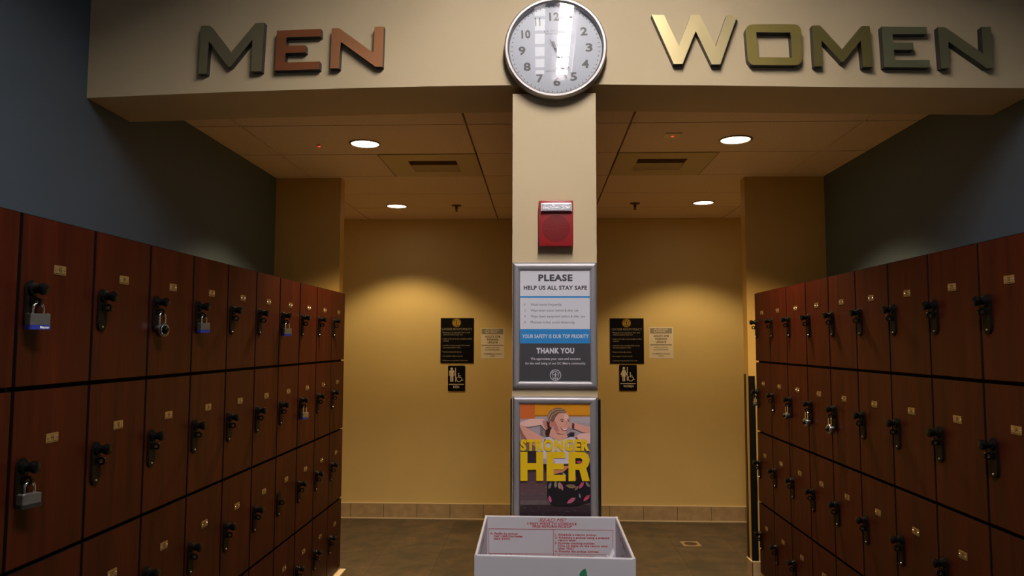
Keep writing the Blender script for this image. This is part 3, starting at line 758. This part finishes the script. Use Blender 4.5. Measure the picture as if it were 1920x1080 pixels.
downlight(744, 386, .084, 'lit round downlight in left ceiling, the farther one near back wall', 110, SPOT_BACK, .42)
downlight(1379, 261.5, .086, 'lit round downlight in right ceiling, the nearer one with gold trim', 118, SPOT_FRONT, .6)
downlight(1319, 379.5, .084, 'lit round downlight in right ceiling, the farther one near back wall', 110, SPOT_BACK, .42)
def vent(x0, x1, y0, y1, gx0, gx1, gy0, gy1, label):
    t = thing('ceiling_vent', label, 'vent', ((x0 + x1) / 2, (y0 + y1) / 2, ZC)); ox, oy = t.location.x, t.location.y
    b = MB()
    for a in ((x0, gx0, y0, y1), (gx1, x1, y0, y1), (gx0, gx1, y0, gy0), (gx0, gx1, gy1, y1)): b.box(a[0] - ox, a[1] - ox, a[2] - oy, a[3] - oy, -.004, .012, M['vent'])
    b.build('face_panel', t)
    b = MB(); b.box(gx0 - ox, gx1 - ox, gy0 - oy, gy1 - oy, .022, .026, M['dark']); b.build('vent_back', t)
    nsl = 8
    for k in range(nsl):
        yy = gy0 + (gy1 - gy0) * (k + .5) / nsl - oy; d = (gy1 - gy0) / nsl
        b = MB()
        # near blades lean away and show the dark slot, far blades lean towards the room
        s = 1 if k < nsl / 2 else -1
        b.add([(gx0 - ox, yy - d * .45, .018 if s < 0 else -.003), (gx1 - ox, yy - d * .45, .018 if s < 0 else -.003), (gx1 - ox, yy + d * .38, -.003 if s < 0 else .018), (gx0 - ox, yy + d * .38, -.003 if s < 0 else .018),
               (gx0 - ox, yy - d * .36, .020 if s < 0 else -.001), (gx1 - ox, yy - d * .36, .020 if s < 0 else -.001), (gx1 - ox, yy + d * .46, -.001 if s < 0 else .020), (gx0 - ox, yy + d * .46, -.001 if s < 0 else .020)],
              [(0, 1, 2, 3), (7, 6, 5, 4), (0, 4, 5, 1), (1, 5, 6, 2), (2, 6, 7, 3), (3, 7, 4, 0)], M['vent'])
        b.build('vent_blade', t)
vent(-.3881 - TW + .002, -.3881 - .004, C1 + TW + .003, C1 + 2 * TW - .003, -.841, -.530, 4.615, 4.915, 'beige ceiling vent panel with slotted grille on the left side')
vent(.4833 + .004, .4833 + TW - .002, C1 + TW + .003, C1 + 2 * TW - .003, .625, .935, 4.60, 4.90, 'beige ceiling vent panel with slotted grille on the right side')
def sensor(u, v, w, label, dim):
    c = on_z(u, v, ZC); t = thing('motion_sensor', label, 'sensor', (c.x, c.y, ZC))
    b = MB(); b.box(-w, w, -w, w, -.010, 0, M['tile'] if dim else M['plastic'], .003); b.build('sensor_plate', t)
    b = MB(); b.lathe([(0, -.0135), (.006, -.0125), (.008, -.010)], lambda a, bb, h: (a, bb, h), M['led'], 14); b.build('indicator_light', t)['label'] = 'glowing red light'
sensor(1261, 252.5, .046, 'small ivory ceiling sensor plate with red light, right side', False)
sensor(598.5, 271.5, .012, 'tiny ceiling sensor with red light, left side', True)
def sprinkler(u, v, label):
    c = on_z(u, v, ZC); t = thing('sprinkler_head', label, 'sprinkler', (c.x, c.y, ZC)); fn = lambda a, bb, h: (a, bb, h)
    b = MB(); b.lathe([(0, -.0005), (.042, -.0005), (.040, -.006), (.020, -.012), (.014, -.013)], fn, M['bronze'], 28); b.build('escutcheon', t, 40)
    b = MB(); b.lathe([(.012, -.012), (.012, -.030), (.009, -.034), (.009, -.044), (.003, -.05), (0, -.05)], fn, M['bronze'], 16); b.build('sprinkler_body', t, 40)
    b = MB(); b.lathe([(0, -.052), (.016, -.052), (.017, -.054), (0, -.055)], fn, M['bronze'], 18); b.build('deflector', t, 40)
sprinkler(856, 385, 'bronze sprinkler head in left ceiling')
sprinkler(1190.5, 381, 'bronze sprinkler head in right ceiling')

# ------------------------------------------------------------------ lockers
LWD, LH, LDEP = .3089, .4463, .55
GAP = .0058; DT = .018
Z0 = EYE + .3281 - 4 * LH                       # underside of the bottom row
PLX, PLZ = LWD * .5, LH * (1 - .305)            # number plate centre
LCX = .042                                       # latch centre line from the left edge
LT_, LB_ = LH * (1 - .385), LH * (1 - .665)     # latch top and bottom
def stadium(cx, z0, z1, w, n=10):
    r = w / 2
    return [(cx + r * math.cos(PI * i / n), z1 - r + r * math.sin(PI * i / n)) for i in range(n + 1)] + [(cx + r * math.cos(PI + PI * i / n), z0 + r + r * math.sin(PI + PI * i / n)) for i in range(n + 1)]
root = thing('locker', 'x', 'locker')
b = MB(); b.box(.0004, LWD - .0004, DT + .001, LDEP, .0004, LH - .0004, M['carcass']); b.build('locker_body', root)
b = MB(); b.box(GAP, LWD - GAP, .0015, DT, GAP, LH - GAP, M['carcass']); b.box(GAP + .0008, LWD - GAP - .0008, 0, .0015, GAP + .0008, LH - GAP - .0008, M['wood']); door = b.build('locker_door', root)
b = MB(); b.extrude([stadium(LCX, LB_, LT_, .045)], lambda x, z, d: (x, d, z), -.005, 0, M['latch'])
b.extrude([stadium(LCX, LB_ + .003, LT_ - .003, .039)], lambda x, z, d: (x, d, z), -.0065, -.005, M['latch'])
latch = b.build('latch', root)
kz = LT_ - .0225
b = MB(); b.lathe([(.018, .0065), (.0172, .012), (.012, .015), (.0108, .020), (.0112, .026), (.0145, .031), (.0158, .036), (.0148, .042), (.010, .045), (0, .0455)], lambda a, bb, h: (LCX + a, -h, kz + bb), M['knob'], 24)
b.build('knob', latch, 45)
hz = LT_ - .056
b = MB()
ring = [[(-.022 + .0115 * math.cos(a), hz + .0115 * math.sin(a)) for a in [2 * PI * i / 20 for i in range(20)]], [(-.022 + .0062 * math.cos(a), hz + .0062 * math.sin(a)) for a in [2 * PI * i / 20 for i in range(20)]][::-1]]
b.extrude(ring, lambda y, z, d: (LCX + d, y, z), -.0045, .0045, M['knob'])
b.box(LCX - .009, LCX + .009, -.0145, -.0065, hz - .010, hz + .010, M['knob'], .002)
b.build('hasp', latch)
b = MB(); b.lathe([(0, .0095), (.0028, .0088), (.0036, .0065)], lambda a, bb, h: (LCX + a, -h, LB_ + .013 + bb), M['screw'], 12); b.build('screw', latch)
PW, PH = .0245, .0125
def plate_mesh(num):
    b = MB(); b.extrude([rrect(PLX - PW, PLZ - PH, PLX + PW, PLZ + PH, .0025, 3)], lambda x, z, d: (x, d, z), -.0018, 0, M['brass'])
    fn = lambda u, v: (u, -.0021, -v); s = str(num); ww = .0125 if len(s) > 1 else .006
    text(b, s, PLX - ww / 2, PLX + ww / 2, -(PLZ - .005), .0125, fn, M['ink'], .03)
    b.add([(PLX - PW + .003, -.0021, PLZ - PH + .0022), (PLX + PW - .003, -.0021, PLZ - PH + .0022), (PLX + PW - .003, -.0021, PLZ - PH + .0042), (PLX - PW + .003, -.0021, PLZ - PH + .0042)], [(0, 1, 2, 3)], M['ink'])
    return b.mesh('number_plate')
plate = bpy.data.objects.new('number_plate', plate_mesh(1)); COL.objects.link(plate); plate.parent = root
for s in (-1, 1):
    b = MB(); b.lathe([(0, .0042), (.0020, .0036), (.0028, .0018)], lambda a, bb, h: (PLX + s * .0185 + a, -h, PLZ + bb), M['screw'], 12); b.build('screw', plate)
ORD = ['', 'first', 'second', 'third', 'fourth', 'fifth', 'sixth', 'seventh', 'eighth', 'ninth', 'tenth', 'eleventh']
ROWN = ['top row', 'second row', 'third row', 'bottom row']
first = True
LOCK = {}
locked = {45: 'blue-banded padlock', 46: 'plain steel padlock', 53: 'dial padlock', 57: 'blue-banded padlock', 69: 'blue-banded padlock', 74: 'blue-banded padlock',
          2: 'small silver padlock', 10: 'dark padlock', 14: 'dial padlock', 18: 'dial padlock'}
def add_locker(num, bank, row, order, loc, rz):
    global first
    lab = 'mahogany locker %d, %s of %s bank, %s from far end' % (num, ROWN[row], bank, ORD[order])
    lab += ', with ' + locked[num] if num in locked else ', no padlock'
    grp = 'lockers in the %s bank' % bank
    if first:
        r = root; r.location = loc; r.rotation_euler = (0, 0, rz); tag(r, lab, 'locker', grp); first = False
    else: r = copy_tree(root, loc, rz, lab, grp)
    for c in r.children:
        if c.name.startswith('number_plate'): c.data = plate_mesh(num)
        if num == 71 and c.name.startswith('latch'):          # this one has lost its knob
            for g in list(c.children):
                if g.name.startswith('knob'): bpy.data.objects.remove(g)
    # a few doors hang slightly askew
    tw = {29: .006, 30: .004, 33: -.006, 34: .003, 25: .003, 45: -.003}.get(num, 0)
    if tw:
        for c in r.children:
            if not c.name.startswith('locker_body'): c.rotation_euler = (0, tw, 0); c.location = (-.22 * tw if True else 0, 0, .15 * tw)
    LOCK[num] = (Vector(loc), rz)
YL0, YR0, WR = 1.7823, 4.8719, .3081
for col in range(-0, 11):                       # left bank: 41..84, column 0 is cut by the frame
    for row in range(4):
        add_locker(41 + col * 4 + row, 'left', row, 11 - col, (XLL, YL0 + LWD * (col - 1), Z0 + LH * (3 - row)), PI / 2)
for col in range(9):                            # right bank: 1..36 counted from the far end
    for row in range(4):
        add_locker(1 + col * 4 + row, 'right', row, col + 1, (XLR, YR0 - WR * col, Z0 + LH * (3 - row)), -PI / 2)

# ------------------------------------------------------------------ padlocks (hang from the hasps, shackle top at the origin)
def shackle(w, h, r):
    pts = [(-w / 2, 0, -h)] + [(-w / 2, 0, -w / 2 - .0001)]
    pts += [(w / 2 * -math.cos(PI * i / 10), 0, -w / 2 + w / 2 * math.sin(PI * i / 10)) for i in range(1, 10)]
    pts += [(w / 2, 0, -w / 2 - .0001), (w / 2, 0, -h)]
    return pts
def hang(num, twist):
    loc, rz = LOCK[num]; c, s = math.cos(rz), math.sin(rz); x, y, z = LCX, -.024, hz - .0035
    return (loc.x + c * x - s * y, loc.y + s * x + c * y, loc.z + z), rz + twist
def laminated(num, label, twist, w, h, th, sh, band=True, word=False):
    loc, rz = hang(num, twist); t = thing('padlock', label, 'padlock', loc, rz, 'padlocks on the lockers')
    b = MB(); b.tube(shackle(w * .52, sh, .0036), .0034, M['chrome'], 10); b.build('shackle', t, 60)
    top = -sh + .004; ob = .011 if band else .010; b = MB(); nl = 9
    for k in range(nl):
        z1 = top - (h - ob) * k / nl; z0 = top - (h - ob) * (k + 1) / nl
        b.extrude([rrect(-w / 2, -th / 2, w / 2, th / 2, .004, 3)], lambda x, y, d: (x, y, d), z0 + .0004, z1, M['steel'])
    for sx in (-1, 1):
        for sy in (-1, 1): b.lathe([(0, top + .0018), (.0022, top + .0012), (.0028, top)], lambda a, bb, hh: (sx * (w / 2 - .006) + a, sy * (th / 2 - .005) + bb, hh), M['steel'], 10)
    b.build('lock_body', t)
    b = MB(); b.extrude([rrect(-w / 2 - .001, -th / 2 - .001, w / 2 + .001, th / 2 + .001, .005, 4)], lambda x, y, d: (x, y, d), top - h, top - h + ob, M['blue'] if band else M['rubber'])
    if word: text(b, 'Master', -.002, w / 2 - .004, -(top - h + .0026), .0062, lambda u, v: (u, -th / 2 - .0014, -v), M['white'], .03)
    b.build('bumper', t)['label'] = 'blue plastic band' if band else 'black plastic base'
def dial_lock(num, label, twist, R=.024, dark=False):
    loc, rz = hang(num, twist); t = thing('padlock', label, 'padlock', loc, rz, 'padlocks on the lockers')
    sh = .036
    b = MB(); b.tube(shackle(.025, sh + .004, .0036), .0036, M['chrome'], 10); b.build('shackle', t, 60)
    cz = -sh - R * .86; fn = lambda a, bb, h: (a, -h, cz + bb)
    b = MB(); b.lathe([(0, -.011), (R - .003, -.011), (R, -.008), (R, .008), (R - .002, .011), (R - .004, .0115), (R - .0045, .009), (0, .009)], fn, M['rubber'] if dark else M['lockcase'], 36); b.build('lock_case', t, 40)
    b = MB(); b.lathe([(R - .005, .009), (R - .005, .0125), (R - .010, .0145), (.010, .0145)], fn, M['knob'], 36)
    for k in range(40):
        a = 2 * PI * k / 40; r0, r1 = (R - .0098, R - .0058) if k % 5 == 0 else (R - .0078, R - .0058)
        pts = stroke([(r0 * math.sin(a), r0 * math.cos(a)), (r1 * math.sin(a), r1 * math.cos(a))], .0011 if k % 5 == 0 else .0006)
        b.add([fn(p[0], p[1], .0126 + .0021 * ((R - .005 - math.hypot(*p)) / .005) + .0003) for p in pts], [(0, 1, 2, 3)], M['white'])
    b.build('dial', t, 40)
    b = MB(); b.lathe([(.010, .0145), (.009, .020), (.008, .024), (.006, .025), (0, .025)], fn, M['knob'], 18); b.build('dial_knob', t, 50)
laminated(45, 'large steel padlock with blue band on top row locker 45 nearest the left edge', -.42, .051, .040, .027, .030, True, True)
laminated(46, 'plain steel padlock with black base on second row locker 46', -.32, .050, .034, .026, .032, False)
dial_lock(53, 'round dial combination padlock on top row locker 53 of the left bank', -.28)
laminated(57, 'steel padlock with blue band on top row locker 57, right of the dial padlock', -.48, .040, .036, .025, .030)
laminated(69, 'small steel padlock with blue band on top row locker 69, far along left bank', -.75, .040, .038, .026, .032)
laminated(74, 'steel padlock with blue band on second row locker 74 of the left bank', -.62, .040, .036, .026, .034)
laminated(2, 'small silver padlock on the farthest second row locker of the right bank', .10, .030, .026, .014, .028, False)
dial_lock(10, 'black cased padlock on second row locker 10 of the right bank', .15, .020, True)
dial_lock(14, 'silver dial padlock on second row locker 14 of the right bank', .12)
dial_lock(18, 'silver dial padlock on second row locker 18, nearest camera on the right', .12)

# ------------------------------------------------------------------ carton at the foot of the column
ZBX = EYE - .655
FL, FR = on_z(889.5, 1040, ZBX), on_z(1192, 1047, ZBX)
BL, BR = on_z(909.5, 966, ZBX), on_z(1158, 968.5, ZBX)
cen = (FL + FR + BL + BR) / 4
t = thing('cardboard_carton', 'open white cardboard carton with red printing below the lower poster', 'box', (cen.x, cen.y, 0))
off = Vector((cen.x, cen.y, 0)); TH = .006
def wallpanel(p, q, name, z1):
    d = (q - p).normalized(); nrm = Vector((-d.y, d.x, 0))
    if nrm.dot(cen - p) < 0: nrm = -nrm
    b = MB(); a, c = p - off, q - off
    prof = [(0, 0), (0, z1 - .004), (.0015, z1 - .001), (TH * .7, z1), (TH * 1.3, z1 - .001), (TH * 1.6, z1 - .004), (TH * 1.6, 0)]
    n_ = len(prof)
    vs = [Vector((a.x, a.y, 0)) + nrm * k + Vector((0, 0, h)) for k, h in prof] + [Vector((c.x, c.y, 0)) + nrm * k + Vector((0, 0, h)) for k, h in prof]
    fs = [(i, (i + 1) % n_, n_ + (i + 1) % n_, n_ + i) for i in range(n_)] + [tuple(range(n_)), tuple(range(n_, 2 * n_))]
    b.add(vs, fs, M['carton']); o = b.build(name, t); return nrm
nf = wallpanel(FL, FR, 'front_panel', ZBX); nb = wallpanel(BL, BR, 'back_panel', ZBX); nl = wallpanel(FL, BL, 'side_panel', ZBX); nr = wallpanel(FR, BR, 'side_panel', ZBX)
b = MB(); b.add([Vector((p.x, p.y, .004)) - off for p in (FL, FR, BR, BL)], [(0, 1, 2, 3)], M['carton'])
b.add([Vector((p.x, p.y, .010)) - off for p in (FL, FR, BR, BL)], [(0, 1, 2, 3)], M['carton']); b.build('bottom_panel', t)
# printing inside the back panel
zfx = lambda X, Y: (870 + X / 5.486, 950 + Y / 5.486)
pb = BL + nb * (TH * 1.6 + .0006)
fb = lambda X, Y: on_plane(*zfx(X, Y), pb, nb) - off
b = MB(); rd = M['cartonred']; SL = .0117
def T3(s, x0, x1, yb, cap, bold=.03, shear=0., m=rd): text(b, s, x0, x1, yb, cap, fb, m, bold, SL, shear)
T3('READ ME!', 775, 1040, 158, 40, 0., .35); T3('3 EASY WAYS TO SCHEDULE', 648, 1158, 184, 22, .035); T3('FREE RETURN PICKUP', 705, 1108, 213, 22, .035)
for x0, x1, yb, s in ((268, 555, 285, 'A: FedEx by phone:'), (307, 605, 312, 'Call 1-800-Go-Fedex'), (305, 470, 340, '(463-3339)'), (268, 715, 512, 'B: Online FedEx pickup from:'),
                      (935, 1365, 297, '1. Schedule a return pickup.'), (935, 1495, 326, '2. Schedule a pickup using a prepaid'), (970, 1157, 354, 'return label.'), (935, 1352, 384, '3. Provide tracking number.'),
                      (968, 1477, 412, '(The 12 digits on the return label'), (968, 1127, 440, 'after TRK)'), (935, 1393, 469, '4. Provide the pickup address.'), (935, 1352, 520, '1. Provide tracking number.')):
    T3(s, x0, x1, yb, 20, .03)
def ln(x0, y0, x1, y1, w=4.5): b.poly([stroke([(x0, y0), (x1, y1)], w)], fb, rd)
ln(253, 227, 1533, 242); ln(255, 227, 258, 600); ln(918, 235, 918, 600); ln(1531, 242, 1529, 600); ln(258, 480, 1530, 495)
b.build('printed_panel', t)['label'] = 'red printed return instructions'
# marks on the inside of the side flaps
b = MB()
for base, nn, pts_list in ((FR + nr * (TH * 1.6 + .0006), nr, [[(1602, 290), (1612, 320), (1606, 350), (1616, 360)], [(1618, 320), (1640, 400), (1634, 420), (1650, 440)], [(1645, 400), (1662, 460), (1676, 512)], [(1620, 520), (1628, 495), (1640, 505), (1642, 522)]]),
                           (FL + nl * (TH * 1.6 + .0006), nl, [[(203, 330), (196, 380), (190, 370), (186, 420)], [(186, 420), (178, 440), (180, 460), (170, 480), (168, 496)], [(196, 480), (200, 494)]])):
    g = lambda X, Y, base=base, nn=nn: on_plane(*zfx(X, Y), base, nn) - off
    for i, pts in enumerate(pts_list): b.poly([stroke(pts, 4.5)], g, M['cartonink'] if i else M['cartonred'])
b.build('flap_marks', t)
# green leaf emblem on the front
pf = FL - nf * .0006
ff = lambda X, Y: on_plane(*zfx(X, Y), pf, nf) - off
b = MB()
b.poly([[(1247, 634), (1262, 668), (1266, 705), (1256, 748), (1232, 780), (1206, 770), (1188, 735), (1188, 692), (1208, 660)]], ff, M['leaf'])
b.poly([stroke([(1228, 770), (1222, 820), (1200, 870)], 9)], ff, M['leaf']); b.build('leaf_emblem', t)['label'] = 'green leaf emblem'
# crumpled film leaning in the back right corner of the carton
b = MB()
q = [on_plane(*zfx(*p), pb + nb * dd, nb) for p, dd in (((1462, 492), .05), ((1532, 425), .012), ((1548, 470), .02), ((1530, 520), .05), ((1480, 560), .07), ((1500, 505), .03))]
qc = sum(q, Vector()) / 6
tf = MB(); qq = [p - qc for p in q]; th_ = Vector((0, -.0008, 0))
tf.add([p for p in qq] + [p + th_ for p in qq], [(0, 5, 1), (1, 5, 2), (2, 5, 3), (3, 5, 4), (4, 5, 0), (6, 7, 11), (7, 8, 11), (8, 9, 11), (9, 10, 11), (10, 6, 11)] + [(i, (i + 1) % 5, 6 + (i + 1) % 5, 6 + i) for i in range(5)], M['film'])
o = tf.build('plastic_wrapper'); o.location = qc; tag(o, 'crumpled clear wrapper in the back right corner inside the white carton', 'wrapper')

# ------------------------------------------------------------------ floor drain
c = on_z(1295, 1020, 0); t = thing('floor_drain', 'small square floor drain in the right hallway tiles', 'floor drain', (c.x, c.y, 0), .05)
b = MB(); b.extrude([[(-.072, -.072), (.072, -.072), (.072, .072), (-.072, .072)], circle(0, 0, .052, 28)[::-1]], lambda x, y, d: (x, y, d), .0, .003, M['drain']); b.build('drain_frame', t)
b = MB(); b.extrude([circle(0, 0, .0515, 28)], lambda x, y, d: (x, y, d), .0, .002, M['drainhole']); b.build('drain_grate', t)

# ------------------------------------------------------------------ suspended louvred lamp in front of the header (it mirrors in the clock glass)
LZ0, LY0, LY1, LXC = 3.66, .06, 1.95, .09
t = thing('linear_lamp', 'suspended two tube louvred lamp before the header, mirrored in the clock glass', 'ceiling light', (LXC, (LY0 + LY1) / 2, ZTOP))
lz = LZ0 - ZTOP; hl = (LY1 - LY0) / 2; hw = .165
b = MB(); b.box(-hw, hw, -hl, hl, lz + .06, lz + .085, M['alu'])
for a in ((-hw, -hw + .006, -hl, hl), (hw - .006, hw, -hl, hl), (-hw, hw, -hl, -hl + .006), (-hw, hw, hl - .006, hl)): b.box(*a, lz, lz + .06, M['alu'])
b.build('lamp_housing', t)
for x, tw, m in ((.085, .042, M['lampbright']), (-.085, .034, M['lampdim'])):
    b = MB(); b.box(x - tw, x + tw, -hl + .01, hl - .01, lz + .047, lz + .0595, m); b.build('lamp_tube', t)
b = MB(); k = -hl + .22
while k < hl - .02: b.box(-hw + .007, hw - .007, k, k + .002, lz + .004, lz + .024, M['alu']); k += .22
b.box(-.003, .003, -hl + .008, hl - .008, lz, lz + .0595, M['alu']); b.build('louvre', t)
for y in (-hl + .2, hl - .2):
    b = MB(); b.tube([(0, y, lz + .08), (0, y, 0)], .004, M['alu'], 8); b.build('suspension_rod', t)
